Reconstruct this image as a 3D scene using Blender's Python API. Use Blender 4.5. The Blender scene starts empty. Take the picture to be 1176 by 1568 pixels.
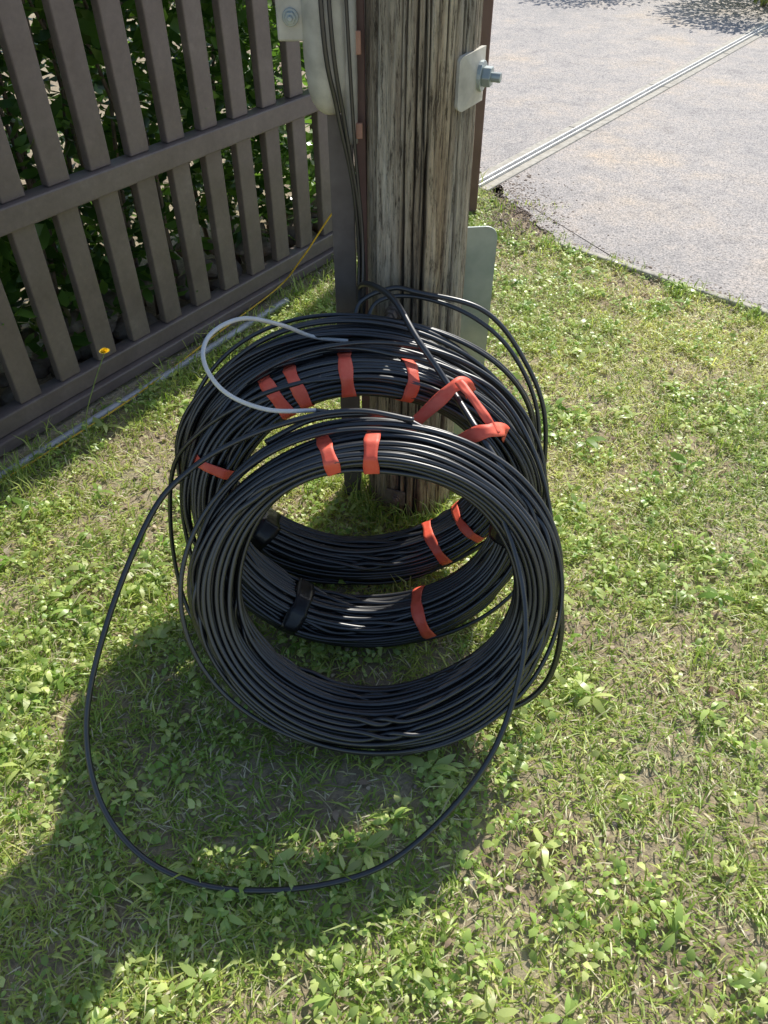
import bpy, math, random
import numpy as np
from mathutils import Vector
rng=np.random.default_rng(7); random.seed(7)
sc=bpy.context.scene
sc.view_settings.view_transform='Standard'; sc.view_settings.look='None'; sc.view_settings.exposure=0
# ------------------------------------------------------------ helpers
TAB=rng.random((256,256))
def vn(x,y,seed=0):
    x=np.asarray(x,float)+seed*17.3; y=np.asarray(y,float)+seed*9.7
    xi=np.floor(x).astype(int); yi=np.floor(y).astype(int); fx=x-xi; fy=y-yi
    fx=fx*fx*(3-2*fx); fy=fy*fy*(3-2*fy)
    g=lambda i,j: TAB[(i)%256,(j)%256]
    return (g(xi,yi)*(1-fx)+g(xi+1,yi)*fx)*(1-fy)+(g(xi,yi+1)*(1-fx)+g(xi+1,yi+1)*fx)*fy
def fbm(x,y,seed=0,o=4):
    s=0;a=.5
    for k in range(o):
        s=s+a*vn(np.asarray(x)*2**k,np.asarray(y)*2**k,seed+k*3); a*=.5
    return s/(1-.5**o)
def mesh(name,V,Fs,mat,col=None,smooth=True,parent=None):
    V=np.asarray(V,float).reshape(-1,3)
    me=bpy.data.meshes.new(name); me.vertices.add(len(V)); me.vertices.foreach_set("co",V.astype(np.float32).ravel())
    idx=[];st=[];o=0
    for F in Fs:
        F=np.asarray(F,int); k=F.shape[1]; idx.append(F.ravel()); st.append(o+np.arange(len(F))*k); o+=F.size
    idx=np.concatenate(idx); st=np.concatenate(st)
    me.loops.add(len(idx)); me.polygons.add(len(st))
    me.loops.foreach_set("vertex_index",idx.astype(np.int32)); me.polygons.foreach_set("loop_start",st.astype(np.int32))
    me.polygons.foreach_set("use_smooth",np.full(len(st),smooth))
    me.update(calc_edges=True); me.validate()
    if col is not None:
        c=np.ones((len(V),4),np.float32); c[:,:3]=col
        at=me.color_attributes.new("col",'FLOAT_COLOR','POINT'); at.data.foreach_set("color",c.ravel())
    if mat: me.materials.append(mat)
    ob=bpy.data.objects.new(name,me); sc.collection.objects.link(ob)
    if parent: ob.parent=parent
    return ob
def empty(name,loc=(0,0,0)):
    e=bpy.data.objects.new(name,None); e.empty_display_size=.1; sc.collection.objects.link(e); return e
def boxes(name,L,mat,parent=None,bev=.003,smooth=False):
    V=[];F=[]
    q=np.array([[0,3,2,1],[4,5,6,7],[0,1,5,4],[1,2,6,5],[2,3,7,6],[3,0,4,7]])
    for i,b in enumerate(L): V.append(b); F.append(q+8*i)
    ob=mesh(name,np.concatenate(V),[np.concatenate(F)],mat,smooth=smooth,parent=parent)
    if bev:
        m=ob.modifiers.new("b",'BEVEL'); m.width=bev; m.segments=2; m.limit_method='ANGLE'
    return ob
def bx(x0,x1,y0,y1,z0,z1):
    return np.array([[x0,y0,z0],[x1,y0,z0],[x1,y1,z0],[x0,y1,z0],[x0,y0,z1],[x1,y0,z1],[x1,y1,z1],[x0,y1,z1]],float)
def catmull(P,n=16):
    P=np.asarray(P,float); P=np.vstack([2*P[0]-P[1],P,2*P[-1]-P[-2]]); out=[]
    for i in range(1,len(P)-2):
        for t in np.linspace(0,1,n,endpoint=False):
            a,b,c,d=P[i-1],P[i],P[i+1],P[i+2]
            out.append(.5*((2*b)+(c-a)*t+(2*a-5*b+4*c-d)*t*t+(3*b-a-3*c+d)*t**3))
    out.append(P[-2]); return np.array(out)
def tube_open(P,r,sides=10):
    P=np.asarray(P,float); n=len(P); T=np.gradient(P,axis=0); T/=np.linalg.norm(T,axis=1)[:,None]
    e=np.cross(T[0],[0,0,1.]); 
    if np.linalg.norm(e)<.1: e=np.cross(T[0],[1.,0,0])
    e/=np.linalg.norm(e); E=[]
    for t in T:
        e=e-t*np.dot(e,t); e/=np.linalg.norm(e); E.append(e.copy())
    E=np.array(E); B=np.cross(T,E); a=np.linspace(0,2*np.pi,sides,endpoint=False)
    r=np.broadcast_to(np.asarray(r,float),(n,))
    V=P[:,None,:]+r[:,None,None]*(np.cos(a)[None,:,None]*E[:,None,:]+np.sin(a)[None,:,None]*B[:,None,:])
    V=V.reshape(-1,3); F=[]
    for i in range(n-1):
        for j in range(sides):
            k=(j+1)%sides; F.append([i*sides+j,i*sides+k,(i+1)*sides+k,(i+1)*sides+j])
    c0=len(V); V=np.vstack([V,P[0],P[-1]])
    tr=[[c0,(j+1)%sides,j] for j in range(sides)]+[[c0+1,(n-1)*sides+j,(n-1)*sides+(j+1)%sides] for j in range(sides)]
    return V,np.array(F),np.array(tr)
def cable(name,P,r,mat,parent=None,n=14,sides=12):
    V,F,T=tube_open(catmull(P,n),r,sides); return mesh(name,V,[F,T],mat,parent=parent)
# ------------------------------------------------------------ materials
def nt(name):
    m=bpy.data.materials.new(name); m.use_nodes=True; n=m.node_tree.nodes; l=m.node_tree.links; return m,n,l,n["Principled BSDF"]
def N(n,t,**k):
    o=n.new(t)
    for a,b in k.items(): setattr(o,a,b)
    return o
def ramp(n,pts):
    r=n.new('ShaderNodeValToRGB'); e=r.color_ramp.elements
    while len(e)<len(pts): e.new(.5)
    for i,(p,c) in enumerate(pts): e[i].position=p; e[i].color=(*c,1)
    return r
def noisetex(n,l,scale,detail=6,vec=None,rough=.6,mapscale=None):
    tc=n.new('ShaderNodeTexCoord'); mp=n.new('ShaderNodeMapping'); l.new(tc.outputs['Object'],mp.inputs[0])
    if mapscale: mp.inputs['Scale'].default_value=mapscale
    t=n.new('ShaderNodeTexNoise'); t.inputs['Scale'].default_value=scale; t.inputs['Detail'].default_value=detail; t.inputs['Roughness'].default_value=rough
    l.new(mp.outputs[0],t.inputs['Vector']); return t
def bump(n,l,src,b,strength=.3,dist=.002):
    k=n.new('ShaderNodeBump'); k.inputs['Strength'].default_value=strength; k.inputs['Distance'].default_value=dist
    l.new(src,k.inputs['Height']); l.new(k.outputs[0],b.inputs['Normal']); return k
def simple(name,pts,scale=30,rough=.5,metal=0,bs=.2,bd=.001,mapscale=None,detail=6,spec=.5,ior=None):
    m,n,l,b=nt(name); t=noisetex(n,l,scale,detail,mapscale=mapscale); r=ramp(n,pts); l.new(t.outputs['Fac'],r.inputs[0]); l.new(r.outputs[0],b.inputs['Base Color'])
    b.inputs['Roughness'].default_value=rough; b.inputs['Metallic'].default_value=metal; b.inputs['Specular IOR Level'].default_value=spec
    if ior: b.inputs['IOR'].default_value=ior
    if bs: bump(n,l,t.outputs['Fac'],b,bs,bd)
    return m
def mulc(n,l,A,B):
    mx=N(n,'ShaderNodeMix',data_type='RGBA',blend_type='MULTIPLY'); mx.inputs[0].default_value=1; l.new(A,mx.inputs[6]); l.new(B,mx.inputs[7]); return mx.outputs[2]
def leafmat(name,rough=.5,trans=.35,spec=.3,gain=1.):
    m,n,l,b=nt(name); a=N(n,'ShaderNodeAttribute',attribute_name="col")
    l.new(a.outputs['Color'],b.inputs['Base Color']); b.inputs['Roughness'].default_value=rough; b.inputs['Specular IOR Level'].default_value=spec
    tr=n.new('ShaderNodeBsdfTranslucent'); hs=n.new('ShaderNodeHueSaturation'); hs.inputs['Saturation'].default_value=1.1; hs.inputs['Value'].default_value=1.35
    l.new(a.outputs['Color'],hs.inputs['Color']); l.new(hs.outputs[0],tr.inputs['Color'])
    mx=n.new('ShaderNodeMixShader'); mx.inputs[0].default_value=trans
    l.new(b.outputs[0],mx.inputs[1]); l.new(tr.outputs[0],mx.inputs[2]); l.new(mx.outputs[0],n['Material Output'].inputs[0]); return m
M_grass=leafmat("grass_blades",.42,.4,.6); M_leaf=leafmat("weed_leaf",.38,.38,.6); M_hedge=leafmat("laurel_leaf",.28,.35,.5)
M_straw=leafmat("dry_clippings",.7,.2,.3)
M_cable=simple("black_cable_sheath",[(.3,(.008,.0085,.010)),(.75,(.018,.019,.022))],25,.40,0,0,.0006,spec=.9,ior=1.6)
M_cableS=simple("white_cable_sheath",[(.3,(.62,.62,.60)),(.75,(.80,.79,.76))],25,.25,.0,.1,.0005,spec=.8)
M_tape=simple("red_tape",[(.3,(.92,.11,.06)),(.7,(1.0,.19,.11))],40,.55,0,.4,.002)
M_btape=simple("black_tape",[(.3,(.008,.008,.009)),(.7,(.02,.02,.022))],60,.3,0,.5,.002)
m,n,l,b=nt("taupe_paint"); M_fence=m
t1=noisetex(n,l,7,8,rough=.7); r1=ramp(n,[(.3,(.16,.122,.108)),(.6,(.21,.165,.148)),(.78,(.28,.235,.21))]); l.new(t1.outputs['Fac'],r1.inputs[0])
t2=noisetex(n,l,60,4,rough=.7); r2=ramp(n,[(.3,(.85,.85,.85)),(.68,(1.02,1.02,1.02)),(.8,(1.6,1.6,1.55))]); l.new(t2.outputs['Fac'],r2.inputs[0])
l.new(mulc(n,l,r1.outputs[0],r2.outputs[0]),b.inputs['Base Color']); b.inputs['Roughness'].default_value=.36; bump(n,l,t2.outputs['Fac'],b,.1,.001)
M_fencepost=simple("maroon_post_paint",[(.3,(.16,.085,.07)),(.7,(.22,.125,.105))],9,.45,0,.08,.001)
M_galv=simple("galvanised_steel",[(.3,(.34,.39,.38)),(.7,(.50,.54,.52))],14,.42,.35,.15,.001)
M_pgrey=simple("pale_weathered_casting",[(.3,(.44,.41,.34)),(.7,(.70,.66,.56))],18,.5,.05,.3,.002)
M_guard=simple("dark_grey_channel",[(.3,(.11,.093,.083)),(.7,(.175,.15,.135))],16,.45,.0,.15,.001)
M_rust=simple("rusty_steel",[(.3,(.18,.13,.10)),(.7,(.34,.27,.22))],60,.6,.3,.4,.001)
M_pvc=simple("grey_conduit",[(.3,(.34,.34,.35)),(.7,(.52,.52,.52))],20,.3,.1,.2,.001)
M_yel=simple("yellow_rope",[(.3,(.70,.40,.03)),(.7,(.9,.58,.06))],60,.6,0,.3,.001)
M_con=simple("concrete",[(.3,(.38,.35,.29)),(.7,(.64,.60,.51))],35,.9,0,.5,.003)
M_rail=simple("track_steel",[(.3,(.6,.59,.57)),(.7,(.8,.79,.75))],30,.4,.2,.2,.001)
M_pet=simple("yellow_petal",[(.3,(.85,.58,.01)),(.7,(.95,.72,.02))],60,.6,0,0)
M_stem=simple("green_stem",[(.3,(.16,.22,.06)),(.7,(.26,.32,.1))],60,.6,0,0)
M_label=simple("orange_label",[(.3,(.45,.22,.15)),(.7,(.55,.3,.2))],60,.5,0,0)
M_stone=simple("rubble_stone",[(.25,(.13,.10,.08)),(.5,(.32,.25,.195)),(.75,(.52,.45,.37))],14,.9,0,.8,.006,detail=10)
# asphalt
m,n,l,b=nt("weathered_asphalt"); M_asph=m
t1=noisetex(n,l,1.1,6,rough=.65); r1=ramp(n,[(.36,(.41,.385,.37)),(.52,(.46,.425,.40)),(.62,(.52,.455,.39)),(.70,(.58,.475,.37))]); l.new(t1.outputs['Fac'],r1.inputs[0])
t2=noisetex(n,l,120,3,rough=.85); r2=ramp(n,[(.34,(.2,.2,.21)),(.47,(.85,.85,.85)),(.66,(1.5,1.45,1.4))]); l.new(t2.outputs['Fac'],r2.inputs[0])
t3=noisetex(n,l,5,9,rough=.8); r3=ramp(n,[(.32,(.66,.66,.68)),(.48,(1,1,1)),(.70,(1.2,1.13,1.04))]); l.new(t3.outputs['Fac'],r3.inputs[0])
l.new(mulc(n,l,mulc(n,l,r1.outputs[0],r2.outputs[0]),r3.outputs[0]),b.inputs['Base Color']); b.inputs['Roughness'].default_value=.8; bump(n,l,t2.outputs['Fac'],b,.8,.004)
# soil
m,n,l,b=nt("soil"); M_soil=m
t1=noisetex(n,l,3,8); r1=ramp(n,[(.3,(.28,.21,.15)),(.5,(.44,.36,.25)),(.7,(.52,.47,.32))]); l.new(t1.outputs['Fac'],r1.inputs[0])
t2=noisetex(n,l,90,6,rough=.8); r2=ramp(n,[(.3,(.45,.45,.45)),(.7,(1.4,1.35,1.25))]); l.new(t2.outputs['Fac'],r2.inputs[0])
l.new(mulc(n,l,r1.outputs[0],r2.outputs[0]),b.inputs['Base Color']); b.inputs['Roughness'].default_value=.95; bump(n,l,t2.outputs['Fac'],b,1,.006)
# wood
m,n,l,b=nt("weathered_pole_wood"); M_wood=m
t1=noisetex(n,l,24,8,mapscale=(1,1,.06),rough=.74); r1=ramp(n,[(.29,(.14,.105,.075)),(.40,(.35,.275,.20)),(.51,(.56,.48,.365)),(.67,(.82,.76,.63))]); l.new(t1.outputs['Fac'],r1.inputs[0])
t2=noisetex(n,l,130,6,mapscale=(1,1,.09),rough=.85); r2=ramp(n,[(.39,(.16,.14,.12)),(.47,(.85,.84,.82)),(.66,(1.35,1.33,1.28))]); l.new(t2.outputs['Fac'],r2.inputs[0])
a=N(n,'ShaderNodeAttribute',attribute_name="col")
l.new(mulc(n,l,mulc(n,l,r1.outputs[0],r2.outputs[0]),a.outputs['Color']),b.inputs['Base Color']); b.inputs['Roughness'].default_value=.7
ad=N(n,'ShaderNodeMath',operation='ADD'); l.new(t1.outputs['Fac'],ad.inputs[0]); l.new(t2.outputs['Fac'],ad.inputs[1]); bump(n,l,ad.outputs[0],b,1,.008)
# ------------------------------------------------------------ camera / light
CAM=(-.075,-1.70,1.5)
cd=bpy.data.cameras.new("camera"); cam=bpy.data.objects.new("camera",cd); sc.collection.objects.link(cam); sc.camera=cam
cam.location=CAM; cam.rotation_euler=(math.radians(47),0,0); cd.sensor_fit='VERTICAL'; cd.sensor_height=24; cd.lens=24*.7506; cd.clip_start=.02; cd.clip_end=500
az=math.atan2(.46,.887); el=math.radians(41)
S=Vector((math.sin(az)*math.cos(el),math.cos(az)*math.cos(el),math.sin(el)))
ld=bpy.data.lights.new("sun",'SUN'); ld.energy=5; ld.angle=math.radians(.5); ld.color=(1,.96,.88)
lo=bpy.data.objects.new("sun",ld); sc.collection.objects.link(lo); lo.rotation_euler=(-S).to_track_quat('-Z','Y').to_euler(); lo.location=(3,6,6)
w=bpy.data.worlds.new("World"); sc.world=w; w.use_nodes=True; wn=w.node_tree.nodes; sk=wn.new('ShaderNodeTexSky'); sk.sky_type='NISHITA'; sk.sun_disc=False
sk.sun_elevation=el; sk.sun_rotation=az; w.node_tree.links.new(sk.outputs[0],wn['Background'].inputs[0]); wn['Background'].inputs[1].default_value=.15
# ------------------------------------------------------------ ground
g=np.concatenate([[-120,-40,-12,-5],np.linspace(-3,4,141),[6,12,40,120]])
GX,GY=np.meshgrid(g,g); inn=(np.abs(GX)<4.5)&(np.abs(GY)<4.5)
GZ=np.where(inn,-.007*fbm(GX*4,GY*4,3),-.004)
ng=len(g); I=np.arange(ng*ng).reshape(ng,ng)
Fq=np.stack([I[:-1,:-1],I[:-1,1:],I[1:,1:],I[1:,:-1]],-1).reshape(-1,4)
mesh("ground",np.stack([GX,GY,GZ],-1),[Fq],M_soil)
# ------------------------------------------------------------ fence
P0=np.array([-1.265,.156]); D=np.array([.5704,.8214]); NF=np.array([.8214,-.5704])
def fb(s0,s1,o0,o1,z0,z1):
    b_=bx(s0,s1,o0,o1,z0,z1); out=b_.copy()
    for i in range(8):
        p=P0+D*b_[i,0]-NF*b_[i,1]; out[i,0]=p[0]; out[i,1]=p[1]
    return out
fence=empty("garden_fence")
S0,S1=-1.6,2.5
boxes("rails",[fb(S0,S1,-.008,.055,.615,.685),fb(S0,S1,0,.06,.055,.115),fb(S0,S1,-.02,.07,.012,.052),fb(S0,S1,-.002,.055,1.36,1.43)],M_fence,fence,.005)
sl=[]
s=.323-.152*12
while s<2.4:
    sl.append(fb(s-.038,s+.038,.012,.045,.116,.614)); sl.append(fb(s-.038,s+.038,.012,.045,.686,1.359)); s+=.152
boxes("slats",sl,M_fence,fence,.004)
boxes("fence_post",[bx(.19,.375,2.03,2.2,0,1.6),bx(.18,.385,2.02,2.21,1.6,1.63)],M_fencepost,fence,.005)
# ------------------------------------------------------------ driveway
poly=[(.735,1.69),(1.44,1.06),(2.4,.2),(5,-2.13),(40,-2.13),(40,60),(-.9,60),(-.2,6),(.25,3.0),(.50,2.45),(.60,2.05)]
pp=[]
for i in range(len(poly)):
    a_=np.array(poly[i]); c_=np.array(poly[(i+1)%len(poly)]); L=np.linalg.norm(c_-a_); k=int(min(90,max(1,L/.015))) if (i in(0,1,7,8,9,10)) else 1
    for t in range(k):
        q=a_+(c_-a_)*t/k; j=.06 if k>1 else 0
        pp.append((q[0]+j*(fbm(q[0]*14,q[1]*14,5)-.5)*2,q[1]+j*(fbm(q[0]*14,q[1]*14,8)-.5)*2,.003))
me=bpy.data.meshes.new("driveway"); me.from_pydata(pp,[],[list(range(len(pp)))]); me.materials.append(M_asph); ob=bpy.data.objects.new("driveway",me); sc.collection.objects.link(ob)
def strip(a_,c_,o0,o1,z0,z1):
    a_=np.array(a_,float); c_=np.array(c_,float); d=(c_-a_)/np.linalg.norm(c_-a_); nn=np.array([-d[1],d[0]])
    q=[a_+nn*o0,c_+nn*o0,c_+nn*o1,a_+nn*o1]
    if d[0]*nn[1]-d[1]*nn[0]<0: q=q[::-1]
    return np.array([[*p,z0] for p in q]+[[*p,z1] for p in q])
kL=[]; ks=np.array([.72,1.68]); kd=np.array([.7455,-.6665])
for i in range(9):
    a_=ks+kd*i*.5; c_=a_+kd*(.49+.005*random.random()); kL.append(strip(a_,c_,-.012,.022,-.05,.018+.005*random.random()))
boxes("driveway_edging",kL,M_con,None,.006)
tr=empty("sliding_gate_track")
ta=np.array([.40,2.38]); tdv=np.array([.608,.794])
boxes("concrete_strips",[strip(ta+tdv*i*1.2,ta+tdv*(i*1.2+1.19),-.075,-.024,-.03,.010) for i in range(9)]+[strip(ta+tdv*i*1.2,ta+tdv*(i*1.2+1.19),.024,.085,-.03,.010) for i in range(9)],M_con,tr,.004)
boxes("steel_channel",[strip(ta,ta+tdv*11,-.022,-.014,-.03,.024),strip(ta,ta+tdv*11,.014,.022,-.03,.024),strip(ta,ta+tdv*11,-.013,.013,-.03,.007)],M_rail,tr,.002)
# ------------------------------------------------------------ pole
pole=empty("utility_pole")
na=480; zs=np.concatenate([np.arange(-.02,1.7,.018),np.arange(1.7,6.6,.15)]); th=np.linspace(0,2*np.pi,na,endpoint=False)
TH,ZZ=np.meshgrid(th,zs)
R=.117-.0055*ZZ
dis=np.zeros_like(R); dark=np.ones_like(R)
def an(freq,zf,seed):
    u=TH/(2*np.pi)*freq; w_=np.clip((TH-5.6)/(2*np.pi-5.6),0,1)
    return vn(u,ZZ*zf,seed)*(1-w_)+vn(u-freq,ZZ*zf,seed)*w_
dis+=.007*(an(14,.8,1)-.5)+.006*(an(60,2,2)-.5)+.004*(an(170,4,3)-.5)
for i in range(110):
    t0=random.random()*2*np.pi; big=i<16; z0=random.uniform(-.3,1.3) if not big else random.uniform(-.4,.6); ln=random.uniform(.12,.8) if not big else random.uniform(1,2.5)
    wd=random.uniform(.012,.03) if not big else random.uniform(.03,.06); dp=random.uniform(.003,.007) if not big else random.uniform(.008,.014)
    c=t0+.08*(vn(ZZ*2.2,ZZ*0+i,11)-.5)+.035*(vn(ZZ*9,ZZ*0+i,12)-.5)
    dth=np.abs((TH-c+np.pi)%(2*np.pi)-np.pi); k=np.clip(1-dth/(wd*(.3+.9*vn(ZZ*6,ZZ*0+i,13))),0,1)
    e=np.clip((ZZ-z0)/.15,0,1)*np.clip((z0+ln-ZZ)/.15,0,1); k=k*e
    dis-=dp*k**.8; dark=np.minimum(dark,1-.75*np.clip(k*1.4,0,1))  # crack recesses darkened in the colour: occlusion-like shade together with dirt
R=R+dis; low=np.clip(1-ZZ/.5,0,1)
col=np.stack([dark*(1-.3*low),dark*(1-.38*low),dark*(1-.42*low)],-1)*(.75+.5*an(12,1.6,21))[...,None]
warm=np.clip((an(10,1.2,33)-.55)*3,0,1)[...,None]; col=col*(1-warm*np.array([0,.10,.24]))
V=np.stack([R*np.cos(TH),R*np.sin(TH),ZZ],-1).reshape(-1,3); nz=len(zs); I=np.arange(nz*na).reshape(nz,na); J=np.roll(I,-1,axis=1)
F=np.stack([I[:-1],J[:-1],J[1:],I[1:]],-1).reshape(-1,4)
V2=np.vstack([V,[0,0,zs[-1]]]); T=np.stack([I[-1],J[-1],np.full(na,len(V))],-1)
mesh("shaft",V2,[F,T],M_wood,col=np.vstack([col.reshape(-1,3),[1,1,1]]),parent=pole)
def cplate(name,a0,a1,z0,z1,r,th_,mat,rc=.02):
    A=(a1-a0)/2*r; H=(z1-z0)/2; V=[]
    ring=[]
    for sx,sz,q0 in ((1,1,0),(-1,1,90),(-1,-1,180),(1,-1,270)):
        for q in np.linspace(q0,q0+90,6): ring.append((sx*(A-rc)+rc*math.cos(math.radians(q)),sz*(H-rc)+rc*math.sin(math.radians(q))))
    ring=np.array(ring); k=len(ring); lev=[1,.75,.5,.25,.02]
    for rr in (r,r+th_):
        for f in lev:
            for u,v_ in ring*f:
                q=(a0+a1)/2+u/r; V.append([rr*math.cos(q),rr*math.sin(q),(z0+z1)/2+v_])
    F=[]; nl=len(lev)
    for side in (0,1):
        o=side*nl*k
        for i in range(nl-1):
            for j in range(k):
                f=[o+i*k+j,o+i*k+(j+1)%k,o+(i+1)*k+(j+1)%k,o+(i+1)*k+j]; F.append(f if side else f[::-1])
    for j in range(k): F.append([j,(j+1)%k,nl*k+(j+1)%k,nl*k+j])
    ob=mesh(name,V,[F],mat,smooth=True,parent=pole); md=ob.modifiers.new("e",'EDGE_SPLIT'); md.split_angle=math.radians(40); return ob
def bolt(name,p,d,rn=.016,hn=.012,rr=.007,lr=.03,mat=M_galv,washer=.024):
    d=np.array(d,float); d/=np.linalg.norm(d); p=np.array(p,float)
    parts=[tube_open(np.array([a_,(a_+c_)/2,c_]),r,s_) for a_,c_,r,s_ in ((p-d*.01,p+d*.004,washer,20),(p+d*.004,p+d*(.004+hn),rn,6),(p+d*.01,p+d*(.004+hn+lr),rr,12))]
    V=[];F=[];T=[];o=0
    for a_,b_,c_ in parts: V.append(a_);F.append(b_+o);T.append(c_+o);o+=len(a_)
    ob=mesh(name,np.concatenate(V),[np.concatenate(F),np.concatenate(T)],mat,smooth=False,parent=pole); m=ob.modifiers.new("b",'BEVEL'); m.width=.001; return ob
cplate("stay_plate",math.radians(-58),math.radians(-2),1.055,1.15,.113,.009,M_pgrey,rc=.012)
aa=math.radians(-22); dd=np.array([math.cos(aa),math.sin(aa),0]); bolt("stay_bolt",np.array([0,0,1.105])+dd*.122,dd,.019,.016,.009,.018,M_galv,.027)
cplate("base_plate",math.radians(-125),math.radians(-98),.05,.10,.119,.005,M_rust,rc=.008)
aa=math.radians(-110); dd=np.array([math.cos(aa),math.sin(aa),0]); bolt("base_bolt",np.array([0,0,.075])+dd*.124,dd,.011,.007,.006,.003,M_rust,.014)
aa=math.radians(-118); dd=np.array([math.cos(aa),math.sin(aa),0]); bolt("step_bolt",np.array([0,0,.63])+dd*.115,dd,.015,.012,.008,.03,M_rust,.02)
boxes("cable_guard_channel",[bx(-.190,-.140,-.02,-.014,0,1.03),bx(-.190,-.184,-.0138,.03,0,1.03),bx(-.146,-.140,-.0138,.03,0,1.03)],M_guard,pole,.0015)
boxes("brown_backing_strip",[bx(-.134,-.112,-.012,.03,.25,1.25)],M_fencepost,pole,.002)
pts=[(.095,.08),(.198,.08)]+[(.198-.03+.03*math.cos(q),.72+.03*math.sin(q)) for q in np.linspace(0,math.pi/2,8)]+[(.095,.75)]
V=[[x,.09+.12*(x-.095),z] for x,z in pts]+[[x,.095+.12*(x-.095),z] for x,z in pts]; k=len(pts)
me=bpy.data.meshes.new("steel_guard_plate"); me.from_pydata(V,[],[list(range(k)),list(range(2*k-1,k-1,-1))]+[[i,k+i,k+(i+1)%k,(i+1)%k] for i in range(k)]); me.materials.append(M_galv)
ob=bpy.data.objects.new("steel_guard_plate",me); sc.collection.objects.link(ob); ob.parent=pole
boxes("guard_fold",[bx(.093,.099,-.005,.088,.08,.745)],M_galv,pole,.001)
zz=[1.03,1.033,1.04,1.055,1.075,1.105,1.14,1.3,1.7]; rr=[.006,.016,.026,.036,.042,.046,.048,.048,.048]
P=np.array([[-.182,-.02,z] for z in zz]); V,F,T=tube_open(P,rr,32); mesh("fitting_body",V,[F,T],M_pgrey,parent=pole)
V,F,T=tube_open(np.array([[-.140,-.035,.98],[-.140,-.035,1.0],[-.142,-.037,1.09],[-.142,-.04,1.7]]),[.012,.012,.016,.018],18); mesh("fitting_spout",V,[F,T],M_pgrey,parent=pole)
boxes("fitting_bracket",[bx(-.275,-.222,-.035,-.025,1.16,1.5),bx(-.225,-.13,-.026,.0,1.28,1.31),bx(-.275,-.262,-.0245,.03,1.16,1.5)],M_pgrey,pole,.004)
bolt("bracket_bolt",(-.248,-.036,1.2),(0,-1,0),.011,.008,.005,.008,M_galv,.015)
boxes("cable_marker",[bx(-.132,-.118,-.045,-.038,1.14,1.18),bx(-.132,-.118,-.045,-.038,.99,1.02)],M_label,pole,.002)
cable("riser_cable_1",[(-.19,-.075,1.6),(-.187,-.075,1.2),(-.167,-.06,1.05),(-.14,-.05,.9),(-.13,-.05,.75),(-.135,-.07,.62),(-.13,-.08,.45)],.0045,M_cable,pole)
cable("riser_cable_2",[(-.178,-.075,1.6),(-.172,-.075,1.2),(-.152,-.06,1.02),(-.128,-.055,.85),(-.12,-.065,.7),(-.125,-.08,.6),(-.15,-.1,.5)],.004,M_cable,pole)
cable("riser_cable_3",[(-.15,-.065,1.6),(-.145,-.065,1.3),(-.135,-.055,1.0),(-.122,-.06,.8),(-.125,-.09,.66),(-.14,-.11,.5)],.0035,M_cable,pole)
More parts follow.
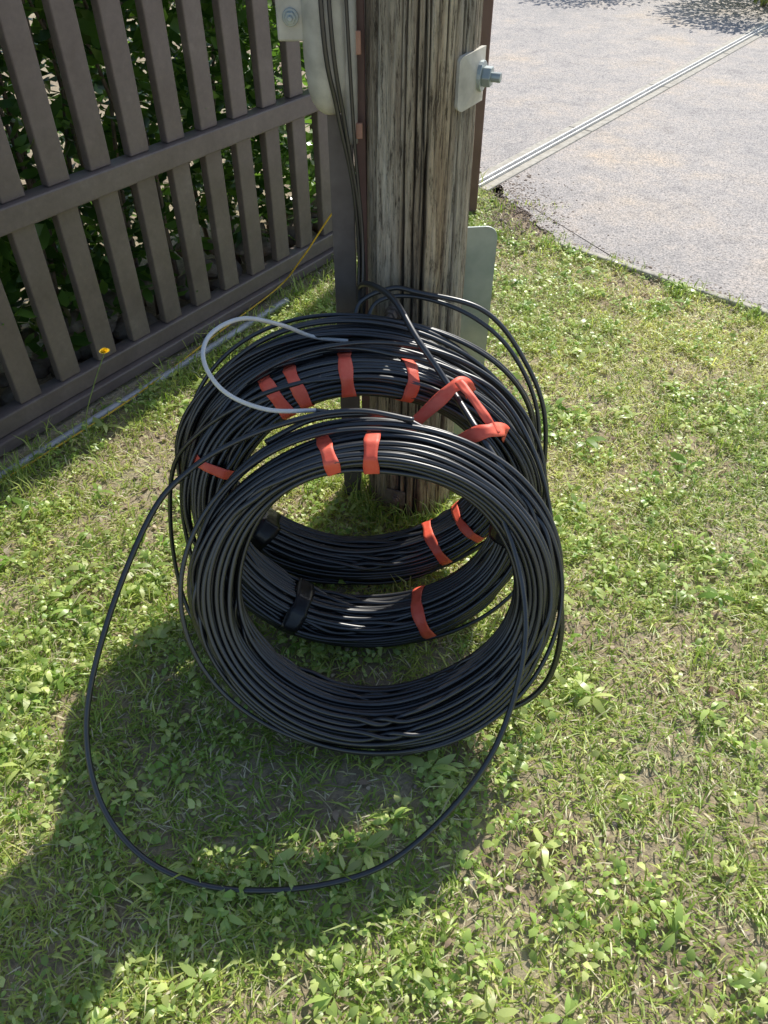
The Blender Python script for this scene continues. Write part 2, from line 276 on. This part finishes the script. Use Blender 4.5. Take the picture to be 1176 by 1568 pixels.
# ------------------------------------------------------------ cable coils
CR=.0053
def hull(P):
    P=sorted(map(tuple,P)); 
    def half(Q):
        h=[]
        for p in Q:
            while len(h)>1 and (h[-1][0]-h[-2][0])*(p[1]-h[-2][1])-(h[-1][1]-h[-2][1])*(p[0]-h[-2][0])<=0: h.pop()
            h.append(p)
        return h
    a_=half(P); c_=half(P[::-1]); return a_[:-1]+c_[:-1]
def coil(cx,cy,a,b,lean,yaw,roll,hr,ha,tapes,btapes,seed,loose=3,spread=0.,lamp=.018,wob=.0032):
    r_=np.random.default_rng(seed); par=empty("cable_coil")
    ex=np.array([math.cos(yaw),math.sin(yaw),0]); hz=np.array([-math.sin(yaw),math.cos(yaw),0])
    U=hz*math.sin(lean)+np.array([0,0,1])*math.cos(lean); Nn=np.cross(ex,U)
    ex,U=ex*math.cos(roll)+U*math.sin(roll),U*math.cos(roll)-ex*math.sin(roll)
    cz=(b+hr*(1+.8*spread))*math.cos(lean)+ha*math.sin(lean)*.7
    C=np.array([cx,cy,cz]); d=2*CR*1.02
    slots=[]
    nr=int(2*hr/(d*.866))+1
    for i in range(-nr,nr+1):
        rho=i*d*.866
        for j in range(-20,21):
            al=(j+.5*(i%2))*d
            if (rho/hr)**2+(al/ha)**2<=1: slots.append((rho,al))
    slots=np.array(slots); ns=len(slots); n=160; ph=np.linspace(0,2*np.pi,n,endpoint=False)
    pos=np.zeros((ns,n,2)); pos[:]=slots[:,None,:]
    ev=[]
    for k in range(int(ns*1.6)):
        i=r_.integers(ns); dd_=np.linalg.norm(slots-slots[i],axis=1); nb=[q for q in np.where((dd_>0)&(dd_<d*1.1))[0]]
        if not nb: continue
        j=nb[r_.integers(len(nb))]; s0=r_.integers(0,n-26); ln=r_.integers(14,24)
        if any((i in e or j in e) and abs(s0-e[2])<25 for e in ev): continue
        ev.append((i,j,s0)); mid=(slots[i]+slots[j])/2
        for kk in range(ln+1):
            t=kk/ln; A=2*np.pi*(t*t*(3-2*t)); c,s_=math.cos(A),math.sin(A)
            for q,o in((i,slots[i]-mid),(j,slots[j]-mid)):
                pos[q,(s0+kk)%n]=mid+[c*o[0]-s_*o[1],s_*o[0]+c*o[1]]
    def pn(amp,freqs,shape1=1):
        o=0
        for f in freqs: o=o+amp/f**.6*r_.normal(size=(shape1,1))*np.cos(f*ph[None,:]+r_.uniform(0,6.28,(shape1,1)))
        return o
    pos[:,:,0]*=(1+.10*np.cos(3*ph+seed)+.06*np.cos(5*ph)-spread*np.cos(ph))[None]; pos[:,:,1]*=(1+.10*np.cos(2*ph+1+seed)-.5*spread*np.cos(ph))[None]
    pos[:,:,0]+=pn(.0013,(2,3,5,8),ns); pos[:,:,1]+=pn(.0018,(2,3,5,8),ns)
    out=np.clip((np.hypot(slots[:,0]/hr,slots[:,1]/ha)-.72)*4,0,1)[:,None]
    sg=np.sign(slots[:,0:1]+1e-6)
    pos[:,:,0]+=sg*out*np.abs(pn(wob,(1,2,4),ns)); pos[:,:,1]+=out*pn(wob,(1,2,4),ns)
    if loose:
        lp=np.zeros((loose,n,2)); 
        for q in range(loose):
            bot=.5+.5*np.cos(ph)
            lp[q,:,0]=hr*1.02+np.abs(pn(lamp,(1,2,3)))[0]*(.3+.7*bot); lp[q,:,1]=r_.uniform(-ha,ha)+pn(.014,(1,2,3))[0]
        pos=np.concatenate([pos,lp])
    ns=len(pos)
    rad=(np.sin(ph)[:,None]*ex[None]+np.cos(ph)[:,None]*U[None])
    base=C+a*np.sin(ph)[:,None]*ex+b*np.cos(ph)[:,None]*U
    sides=8; aa_=np.linspace(0,2*np.pi,sides,endpoint=False)
    I=np.arange(n*sides).reshape(n,sides); J=np.roll(I,-1,axis=1)
    Fb=np.stack([I,J,np.roll(J,-1,axis=0),np.roll(I,-1,axis=0)],-1).reshape(-1,4)
    V=[];F=[]
    for q in range(ns):
        P=base+pos[q,:,0:1]*rad+pos[q,:,1:2]*Nn
        P[:,2]=np.maximum(P[:,2],.004+CR+.001*(q%3))
        T=np.roll(P,-1,0)-np.roll(P,1,0); T/=np.linalg.norm(T,axis=1)[:,None]
        E=rad-T*(rad*T).sum(1)[:,None]; E/=np.linalg.norm(E,axis=1)[:,None]; B=np.cross(T,E)
        cr=CR*(.90+.16*r_.random())
        V.append((P[:,None]+cr*(np.cos(aa_)[None,:,None]*E[:,None]+np.sin(aa_)[None,:,None]*B[:,None])).reshape(-1,3)); F.append(Fb+q*n*sides)
    mesh("strands",np.concatenate(V),[np.concatenate(F)],M_cable,parent=par)
    def tape(deg,w,mat,nm,skew=0,a0=None,off=.0015):
        f=(math.radians(deg)%(2*np.pi))/(2*np.pi)*n; i0=int(f)%n
        pts=[]
        for p in pos[:ns-loose if loose else ns,i0]:
            for q in np.linspace(0,2*np.pi,10,endpoint=False): pts.append((p[0]+(CR+off)*math.cos(q),p[1]+(CR+off)*math.sin(q)))
        H=np.array(hull(pts))
        H=np.vstack([H,H[0]]); s_=np.concatenate([[0],np.cumsum(np.linalg.norm(np.diff(H,axis=0),axis=1))]); m_=64
        u=np.linspace(0,s_[-1],m_,endpoint=False); hx=np.interp(u,s_,H[:,0]); hy=np.interp(u,s_,H[:,1])
        V=[];K=5
        for k in range(K):
            for j in range(m_):
                wv=(k/(K-1)-.5)*w*(1+.10*math.sin(j*.5+deg))+skew*hy[j]; ang=math.radians(deg)+wv/((a+b)/2+hx[j])
                rd=math.sin(ang)*ex+math.cos(ang)*U
                jr=1+.008*math.sin(j*.8+k*.9+deg)
                V.append(C+a*math.sin(ang)*ex+b*math.cos(ang)*U+rd*hx[j]*jr+Nn*hy[j]*jr)
        F=[[k*m_+j,k*m_+(j+1)%m_,(k+1)*m_+(j+1)%m_,(k+1)*m_+j] for k in range(K-1) for j in range(m_)]
        ob=mesh(nm,V,[F],mat,parent=par); md=ob.modifiers.new("s",'SOLIDIFY'); md.thickness=.0006
    for tp in tapes: tape(tp[0],tp[1],M_tape,"red_tape",*(tp[2:] if len(tp)>2 else ()))
    for tp in btapes: tape(tp[0],tp[1],M_btape,"black_tape",*(tp[2:] if len(tp)>2 else ()))
    return par
r=math.radians
coil(-.092,-.685,.318,.292,r(24),r(0),0,.042,.070,[(-16,.026,.15),(0,.026,-.1)],[],11,4,.30,.014,.0030)
coil(-.112,-.445,.335,.30,r(18),r(3),r(-8),.046,.062,[(-40,.028,.2),(-31,.026,.1),(-13,.026,0),(6,.024,.3),(-76,.022,.1),(150,.026,.15)],[(205,.04),(96,.03)],22,5,.1)
coil(-.135,-.275,.352,.285,r(10),r(5),r(-8),.046,.062,[(-97,.022),(140,.024),(122,.022)],[(222,.05),(88,.03)],33,7,.1)
LC=.0055
cable("loose_cable",[(-.3,-.54,.60),(-.2,-.525,.645),(-.073,-.53,.657),(0.,-.55,.638),(.062,-.578,.60),(.141,-.654,.52),(.184,-.746,.416),(.184,-.838,.319),(.135,-.947,.204),(.0494,-1.03,.116),(-.06,-1.097,.052),(-.17,-1.127,.027),(-.304,-1.139,.022),(-.426,-1.127,.028),(-.535,-1.085,.060),(-.608,-1.013,.134),(-.630,-.913,.24),(-.591,-.788,.372),(-.512,-.654,.514),(-.439,-.595,.576),(-.341,-.556,.62),(-.219,-.532,.652),(-.12,-.53,.665),(-.02,-.545,.655)],LC,M_cable)
cable("loose_cable",[(-.13,-.13,.5),(-.13,-.14,.66),(-.121,-.15,.727),(-.059,-.25,.748),(-.008,-.35,.709),(.058,-.42,.64),(.112,-.545,.61),(.188,-.62,.516),(.258,-.66,.377),(.288,-.71,.255),(.274,-.745,.12),(.21,-.76,.04),(.12,-.75,.012)],.0065,M_cable)
cable("loose_cable",[(-.14,-.2,.62),(-.13,-.15,.68),(-.06,-.145,.715),(0,-.16,.713),(.14,-.18,.682),(.235,-.2,.579),(.30,-.24,.438),(.306,-.3,.225),(.25,-.4,.08)],LC,M_cable)
cable("loose_cable",[(-.12,-.2,.63),(-.09,-.16,.69),(.0,-.155,.70),(.12,-.19,.67),(.215,-.22,.59),(.28,-.26,.45),(.285,-.33,.24),(.24,-.4,.1)],.005,M_cable)
cable("loose_cable",[(-.2,-.40,.655),(-.33,-.42,.62),(-.46,-.42,.53),(-.536,-.42,.42),(-.568,-.45,.2),(-.54,-.51,.04),(-.45,-.56,.014),(-.3,-.62,.012)],.005,M_cable)
cable("loose_cable",[(-.2,-.33,.665),(-.34,-.36,.63),(-.47,-.38,.51),(-.525,-.40,.38),(-.535,-.43,.22),(-.49,-.50,.06),(-.38,-.56,.012)],.005,M_cable)
cable("loose_cable",[(.02,-.36,.665),(.15,-.40,.62),(.24,-.47,.50),(.285,-.55,.34),(.29,-.62,.18),(.24,-.70,.04),(.15,-.74,.014)],.005,M_cable)
cable("white_cable",[(-.15,-.28,.665),(-.222,-.28,.675),(-.277,-.35,.742),(-.341,-.4,.783),(-.393,-.45,.778),(-.4,-.5,.752),(-.363,-.53,.706),(-.29,-.53,.668),(-.20,-.50,.645)],.0042,M_cableS)
cable("loose_cable",[(-.205,-.502,.646),(-.15,-.49,.63),(-.05,-.49,.62)],.005,M_cable)
cable("yellow_rope",[(-1.6,-.5,.01),(-1.218,.014,.015),(-.928,.435,.02),(-.706,.837,.03),(-.505,1.2,.04),(-.38,1.1,.22),(-.219,1.0,.46),(-.15,.6,.5),(-.13,.1,.45)],.003,M_yel)
cable("yellow_rope",[(.15,.0,.35),(.2,-.05,.38),(.26,-.05,.36),(.29,-.1,.3),(.27,-.15,.15),(.2,-.1,.01)],.005,M_yel)
cable("ground_conduit",[(-1.75,-.73,.012),(-1.22,.045,.014),(-.893,.515,.014),(-.465,1.14,.016)],.013,M_pvc)
def ribbon(name,P,w,nrm,mat,parent):
    P=catmull(P,8); T=np.gradient(P,axis=0); T/=np.linalg.norm(T,axis=1)[:,None]; nrm=np.array(nrm,float); sd=np.cross(T,nrm); sd/=np.linalg.norm(sd,axis=1)[:,None]
    V=[];K=4
    for i,p in enumerate(P):
        for k in range(K): V.append(p+sd[i]*w*(k/(K-1)-.5)*(1+.10*math.sin(i*.5))+nrm*.0007*math.sin(i*.8+k*1.2))
    F=[[i*K+k,i*K+k+1,(i+1)*K+k+1,(i+1)*K+k] for i in range(len(P)-1) for k in range(K-1)]
    ob=mesh(name,V,[F],mat,parent=parent); md=ob.modifiers.new("s",'SOLIDIFY'); md.thickness=.0006; return ob
tp=empty("red_binding_tape")
nr_=np.array([0,-.62,.78])
ribbon("wrap_1",[(-.03,-.465,.565),(-.013,-.47,.595),(.035,-.455,.64),(.065,-.44,.662),(.088,-.425,.655),(.10,-.41,.62)],.026,nr_,M_tape,tp)
ribbon("wrap_2",[(.04,-.51,.55),(.060,-.525,.583),(.10,-.54,.62),(.13,-.535,.625),(.158,-.50,.60),(.168,-.48,.57)],.028,nr_,M_tape,tp)
ribbon("wrap_3",[(.068,-.44,.672),(.09,-.475,.662),(.115,-.51,.642),(.14,-.535,.615)],.016,nr_,M_tape,tp)
# ------------------------------------------------------------ vegetation builders
def blades(X,Y,L,W,h,a0,a1,z0,col):
    n=len(X); d=np.stack([np.cos(h),np.sin(h),0*h],-1); s_=np.stack([-np.sin(h),np.cos(h),0*h],-1); z=np.array([0,0,1.])
    P=np.stack([X,Y,z0],-1); Mi=P+(L*.55)[:,None]*(np.sin(a0)[:,None]*d+np.cos(a0)[:,None]*z); Tp=Mi+(L*.5)[:,None]*(np.sin(a1)[:,None]*d+np.cos(a1)[:,None]*z)
    Tp[:,2]=np.maximum(Tp[:,2],.001)
    w=W[:,None]/2; V=np.stack([P-s_*w*.8,P+s_*w*.8,Mi-s_*w,Mi+s_*w,Tp],1).reshape(-1,3)
    o=np.arange(n)[:,None]*5; return V,o+np.array([[0,1,3,2]]),o+np.array([[2,3,4]]),np.repeat(col,5,0)
def leaves(P,d,s_,L,W,col,curl=.2):
    n=len(P); nn=np.cross(d,s_); L=L[:,None]; w=W[:,None]/2
    a_=P+d*L*.33; c_=P+d*L*.72-nn*L*curl*.3; t=P+d*L-nn*L*curl
    V=np.stack([P,a_-s_*w+nn*w*.25,a_+s_*w+nn*w*.25,c_-s_*w*.8+nn*w*.2,c_+s_*w*.8+nn*w*.2,t],1).reshape(-1,3)
    o=np.arange(n)[:,None]*6; tr=np.concatenate([o+np.array([[0,2,1]]),o+np.array([[3,4,5]])]); return V,o+np.array([[1,2,4,3]]),tr,np.repeat(col,6,0)
def fdist(X,Y): return (X-P0[0])*NF[0]+(Y-P0[1])*NF[1]
def edist(X,Y):
    k=np.array([.6665,.7455]); return (X-.735)*k[0]+(Y-1.69)*k[1]
def lawn(X,Y,mar=0):
    ok=(fdist(X,Y)>.03+mar)&(np.hypot(X,Y)>.125)
    e=edist(X,Y)<-.005
    lft=(Y<2.5)&(X<.66-.25*(Y-1.6))&(Y>1.6)
    return ok&(e|lft)
def scatter(n,x0=-1.75,x1=2.5,y0=-2.1,y1=2.5):
    X=rng.uniform(x0,x1,n); Y=rng.uniform(y0,y1,n); k=lawn(X,Y); return X[k],Y[k]
def bare(X,Y):
    b_=fbm(X*2.4,Y*2.4,31); 
    d=np.clip((b_-.53)*4,0,.5)
    d=np.maximum(d,.75*np.exp(-((X+.16)**2/.12+(Y+.93)**2/.015)))
    d=np.maximum(d,.8*np.exp(-(((X+.75)**2)/.08+((Y-.12)**2)/.10)))
    d=np.maximum(d,.9*np.clip(1-(fdist(X,Y)-.03)/.16,0,1))
    d=np.maximum(d,.9*np.exp(-((X-.58)**2/.05+(Y-2.0)**2/.13)))
    return np.clip(d,0,.96)
def lerp(a,b,t): return np.array(a)[None]*(1-t[:,None])+np.array(b)[None]*t[:,None]
X,Y=scatter(500000); bb=bare(X,Y); fine=fbm(X*14,Y*14,41,3); k=rng.random(len(X))<(1-bb)*np.clip((fine-.2)*2.8,.2,1); X=X[k];Y=Y[k]; n=len(X)
pt=fbm(X*1.6,Y*1.6,51); tt=np.clip(rng.normal(.45,.28,n)+(pt-.5)*1.6+.10*X,0,1)
c=lerp((.32,.46,.08),(.78,.80,.25),tt); dry=rng.random(n)<.13+.4*np.clip(fbm(X*3,Y*3,61)-.45,0,1); c[dry]=lerp((.68,.60,.33),(.86,.80,.54),rng.random(dry.sum()))
c*=rng.uniform(.65,1.18,(n,1)); c=np.minimum(c,.92)
L=rng.uniform(.016,.046,n)*(.55+1.0*fbm(X*5,Y*5,71)); tall=rng.random(n)<.03; L[tall]*=1.9
nearp=np.exp(-np.hypot(X,Y)**2/.03); L*=1+1.2*nearp*rng.random(n)
nf=np.exp(-((fdist(X,Y)-.1)/.07)**2)*(rng.random(n)<.3)*(fbm(X*4,Y*4,77)>.5); L*=1+1.8*nf
V,F,T,Cc=blades(X,Y,L,rng.uniform(.0018,.0046,n),rng.uniform(0,6.283,n),rng.uniform(.4,1.5,n),rng.uniform(1.1,1.75,n),-.005+np.zeros(n),c)
mesh("grass",V,[F,T],M_grass,col=Cc)
X,Y=scatter(36000); n=len(X); h=rng.uniform(0,6.283,n)
c=lerp((.5,.43,.26),(.85,.79,.56),rng.random(n)); c[rng.random(n)<.2]*=np.array([.55,.46,.38])
V,F,T,Cc=blades(X,Y,rng.uniform(.008,.032,n),rng.uniform(.001,.0026,n),h,rng.uniform(1.4,1.62,n),rng.uniform(1.45,1.7,n),rng.uniform(.001,.012,n),c)
mesh("dry_grass_clippings",V,[F,T],M_straw,col=Cc)
X,Y=scatter(46000); cl=fbm(X*5,Y*5,91,3); k=(rng.random(len(X))<np.clip((cl-.41)*4.5,.07,1))&(bare(X,Y)<.6); X=X[k];Y=Y[k]
m_=rng.integers(1,6,len(X)); sz=rng.uniform(.007,.023,len(X)); big=rng.random(len(X))<.03; sz[big]=rng.uniform(.026,.055,big.sum()); m_[big]=7
X_=np.repeat(X,m_); Y_=np.repeat(Y,m_); L=np.repeat(sz,m_); n=len(X_); L=L*rng.uniform(.6,1.3,n); bg=np.repeat(big,m_)
h=rng.uniform(0,6.283,n); e=rng.uniform(-.2,.8,n); e[bg]*=.5; d=np.stack([np.cos(h)*np.cos(e),np.sin(h)*np.cos(e),np.sin(e)],-1)
s_=np.stack([-np.sin(h),np.cos(h),rng.uniform(-.7,.7,n)],-1); s_/=np.linalg.norm(s_,axis=1)[:,None]
P=np.stack([X_+rng.normal(0,.006,n)*~bg,Y_+rng.normal(0,.006,n)*~bg,rng.uniform(.004,.024,n)],-1)+d*.003
c=np.minimum(lerp((.27,.44,.08),(.70,.76,.28),np.repeat(rng.random(len(X)),m_))*rng.uniform(.7,1.25,(n,1)),.92)
V,F,T,Cc=leaves(P,d,s_,L,L*np.where(bg,.32,rng.uniform(.3,.75,n)),c,.3); mesh("lawn_weeds",V,[F,T],M_leaf,col=Cc)
X,Y=scatter(9000); k=rng.random(len(X))<.05+bare(X,Y)*.6; X=X[k];Y=Y[k]; n=len(X); h=rng.uniform(0,6.283,n); e=rng.uniform(-.4,.4,n)
d=np.stack([np.cos(h)*np.cos(e),np.sin(h)*np.cos(e),np.sin(e)],-1); s_=np.stack([-np.sin(h),np.cos(h),rng.uniform(-.5,.5,n)],-1); s_/=np.linalg.norm(s_,axis=1)[:,None]
c=lerp((.20,.12,.08),(.72,.60,.44),rng.random(n)); V,F,T,Cc=leaves(np.stack([X,Y,np.full(n,.006)],-1),d,s_,rng.uniform(.008,.03,n),rng.uniform(.005,.016,n),c,.5); mesh("dead_leaves",V,[F,T],M_straw,col=Cc)
def weedtuft(lst):
    V=[];F=[];T=[];C_=[];o=0
    for (x,y,hh,nb) in lst:
        n=nb; X=x+rng.normal(0,.025,n); Y=y+rng.normal(0,.025,n)
        c=lerp((.22,.36,.05),(.60,.66,.20),rng.random(n)); a_=blades(X,Y,hh*rng.uniform(.5,1.2,n),rng.uniform(.002,.005,n),rng.uniform(0,6.283,n),rng.uniform(.05,.6,n),rng.uniform(.5,1.5,n),np.full(n,-.004),c)
        V.append(a_[0]);F.append(a_[1]+o);T.append(a_[2]+o);C_.append(a_[3]);o+=len(a_[0])
    return np.concatenate(V),np.concatenate(F),np.concatenate(T),np.concatenate(C_)
lst=[]
for i in range(90):
    s=random.uniform(-.3,2.2); o_=random.uniform(.02,.22) if random.random()<.7 else random.uniform(.1,.4); p=P0+D*s+NF*o_; lst.append((p[0],p[1],random.uniform(.04,.10),random.randint(6,22)))
for i in range(40): a_=random.uniform(0,6.28); lst.append((.15*math.cos(a_),.15*math.sin(a_),random.uniform(.05,.11),14))
for i in range(45): t=random.uniform(-.1,1.5); q=ks+kd*t-np.array([.6665,.7455])*random.uniform(-.01,.08); lst.append((q[0],q[1],random.uniform(.03,.07),12))
for i in range(40): lst.append((random.uniform(.4,.78),random.uniform(1.6,2.3),random.uniform(.02,.06),8))
for i in range(60): lst.append((random.uniform(-1.3,1.2),random.uniform(-1.5,1.2),random.uniform(.04,.075),random.randint(8,26)))
lst=[q for q in lst if math.hypot(q[0],q[1])>.14 and fdist(q[0],q[1])>.0]
V,F,T,Cc=weedtuft(lst); mesh("long_grass_tufts",V,[F,T],M_grass,col=Cc)
dl=empty("yellow_dandelion"); cable("stem",[(-1.0,.22,0),(-.99,.225,.1),(-.95,.26,.2),(-.907,.3,.287)],.0016,M_stem,dl); 
V=[];T=[];o=0
for ring,(rr_,nn_,zt) in enumerate([(.017,16,.004),(.012,12,.008),(.007,9,.011)]):
    for j in range(nn_):
        q=2*math.pi*(j+.5*ring)/nn_; c0=np.array([-.907,.3,.287]); dr=np.array([math.cos(q),math.sin(q),0]); sd=np.array([-math.sin(q),math.cos(q),0])
        V+=[c0,c0+dr*rr_*.7-sd*.0025+[0,0,zt],c0+dr*rr_+[0,0,zt],c0+dr*rr_*.7+sd*.0025+[0,0,zt]]; T.append([o,o+1,o+2,o+3]); o+=4
mesh("petals",V,[T],M_pet,parent=dl,smooth=False)
def rocks(name,cent,rad,mat,parent=None,flat=.7):
    ph_=(1+5**.5)/2
    iv=np.array([[-1,ph_,0],[1,ph_,0],[-1,-ph_,0],[1,-ph_,0],[0,-1,ph_],[0,1,ph_],[0,-1,-ph_],[0,1,-ph_],[ph_,0,-1],[ph_,0,1],[-ph_,0,-1],[-ph_,0,1]])/1.9
    fi=np.array([[0,11,5],[0,5,1],[0,1,7],[0,7,10],[0,10,11],[1,5,9],[5,11,4],[11,10,2],[10,7,6],[7,1,8],[3,9,4],[3,4,2],[3,2,6],[3,6,8],[3,8,9],[4,9,5],[2,4,11],[6,2,10],[8,6,7],[9,8,1]])
    n=len(cent); V=iv[None]*rng.uniform(.75,1.25,(n,12,1))*rad[:,None,None]*rng.uniform(.7,1.3,(n,1,3))*np.array([1,1,flat]); V=V+cent[:,None]
    return mesh(name,V.reshape(-1,3),[(np.arange(n)[:,None,None]*12+fi[None]).reshape(-1,3)],mat,smooth=False,parent=parent)
X=rng.uniform(-1.6,1.2,3500);Y=rng.uniform(-1.4,2.5,3500);k=(rng.random(3500)<bare(X,Y)*.8)&(fdist(X,Y)>-.3)&(np.hypot(X,Y)>.13)&(edist(X,Y)<.25);X=X[k];Y=Y[k]
X2=rng.normal(.56,.13,2600);Y2=rng.normal(2.1,.28,2600); k=(X2>.38)&(Y2<2.75)
t=rng.uniform(0,1.4,1200); off=rng.normal(.02,.04,1200); X3=ks[0]+kd[0]*t+.6665*off; Y3=ks[1]+kd[1]*t+.7455*off
X=np.concatenate([X,X2[k],X3]);Y=np.concatenate([Y,Y2[k],Y3]); rr_=rng.uniform(.0015,.0065,len(X)); rr_[rng.random(len(X))<.02]*=2
rocks("soil_crumbs",np.stack([X,Y,np.full(len(X),.002)],-1),rr_,M_stone)
sw=[];rd=[]
for i in range(330):
    s=random.uniform(-1.6,2.4); o_=random.uniform(.14,.34); p=P0+D*s-NF*o_; sw.append((p[0],p[1],random.uniform(0,.17))); rd.append(random.uniform(.035,.075))
ob=rocks("rubble_wall",np.array(sw),np.array(rd),M_stone); md=ob.modifiers.new("s",'SUBSURF'); md.levels=1; md.render_levels=1
# hedge
n=24000; s=rng.uniform(-1.8,2.15,n); o_=.09+.75*rng.random(n); z=rng.uniform(.13,1.75,n)
k=(fbm(s*3+o_*2,z*3,101,3)>.38)|(o_>.38); s=s[k];o_=o_[k];z=z[k]; n=len(s)
p=P0[None]+D[None]*s[:,None]-NF[None]*o_[:,None]
h=rng.uniform(0,6.283,n); e=rng.uniform(-.9,.5,n); d=np.stack([np.cos(h)*np.cos(e),np.sin(h)*np.cos(e),np.sin(e)],-1); d[:,:2]+=NF*.5; d/=np.linalg.norm(d,axis=1)[:,None]
s_=np.cross(d,rng.normal(size=(n,3))*.5+np.array([0,0,1.])); s_/=np.linalg.norm(s_,axis=1)[:,None]
c=lerp((.055,.13,.025),(.24,.42,.08),rng.random(n)**1.3); L=rng.uniform(.06,.11,n)
V,F,T,Cc=leaves(np.stack([p[:,0],p[:,1],z],-1),d,s_,L,L*.4,c,.2)
hd=empty("laurel_hedge"); mesh("foliage",V,[F,T],M_hedge,col=Cc,parent=hd)
SV=[];SF=[];ST=[];o=0
for i in range(60):
    q=random.uniform(-1.7,2.1); a_=P0+D*q-NF*random.uniform(.2,.6); P=catmull([(a_[0],a_[1],0),(a_[0]+random.uniform(-.06,.06),a_[1]+random.uniform(-.06,.06),.6),(a_[0]+random.uniform(-.2,.2),a_[1]+random.uniform(-.2,.2),1.5)],6)
    v,f,t=tube_open(P,np.linspace(.011,.004,len(P)),6); SV.append(v);SF.append(f+o);ST.append(t+o);o+=len(v)
mesh("stems",np.concatenate(SV),[np.concatenate(SF),np.concatenate(ST)],M_rust,parent=hd)
def shrub(cx,cy,rx,h_,nl):
    sh=empty("garden_shrub"); n=nl; u=rng.normal(size=(n,3)); u/=np.linalg.norm(u,axis=1)[:,None]; rr_=rng.uniform(.3,1,n)**.5
    lob=.75+.5*fbm(u[:,0]*2+5,u[:,1]*2+u[:,2]*2+5,int(cx*10)); P=u*(rr_*lob)[:,None]*np.array([rx,rx,h_/2])+np.array([cx,cy,h_*.52]); P[:,2]=np.maximum(P[:,2],.02)
    d=u+rng.normal(size=(n,3))*.6; d/=np.linalg.norm(d,axis=1)[:,None]; s_=np.cross(d,rng.normal(size=(n,3))); s_/=np.linalg.norm(s_,axis=1)[:,None]
    L=rng.uniform(.04,.08,n); c=lerp((.08,.12,.04),(.28,.32,.1),rng.random(n)); V,F,T,Cc=leaves(P,d,s_,L,L*.4,c); mesh("foliage",V,[F,T],M_hedge,col=Cc,parent=sh)
    SV=[];SF=[];ST=[];o=0
    for i in range(9):
        q=random.uniform(0,6.28); pth=catmull([(cx,cy,0),(cx+.2*rx*math.cos(q),cy+.2*rx*math.sin(q),h_*.3),(cx+.7*rx*math.cos(q),cy+.7*rx*math.sin(q),h_*.75)],6); v,f,t=tube_open(pth,np.linspace(.015,.004,len(pth)),6); SV.append(v);SF.append(f+o);ST.append(t+o);o+=len(v)
    mesh("stems",np.concatenate(SV),[np.concatenate(SF),np.concatenate(ST)],M_rust,parent=sh)
shrub(3.6,7.1,.8,.8,4000); shrub(2.5,8.9,.8,1.5,3500)
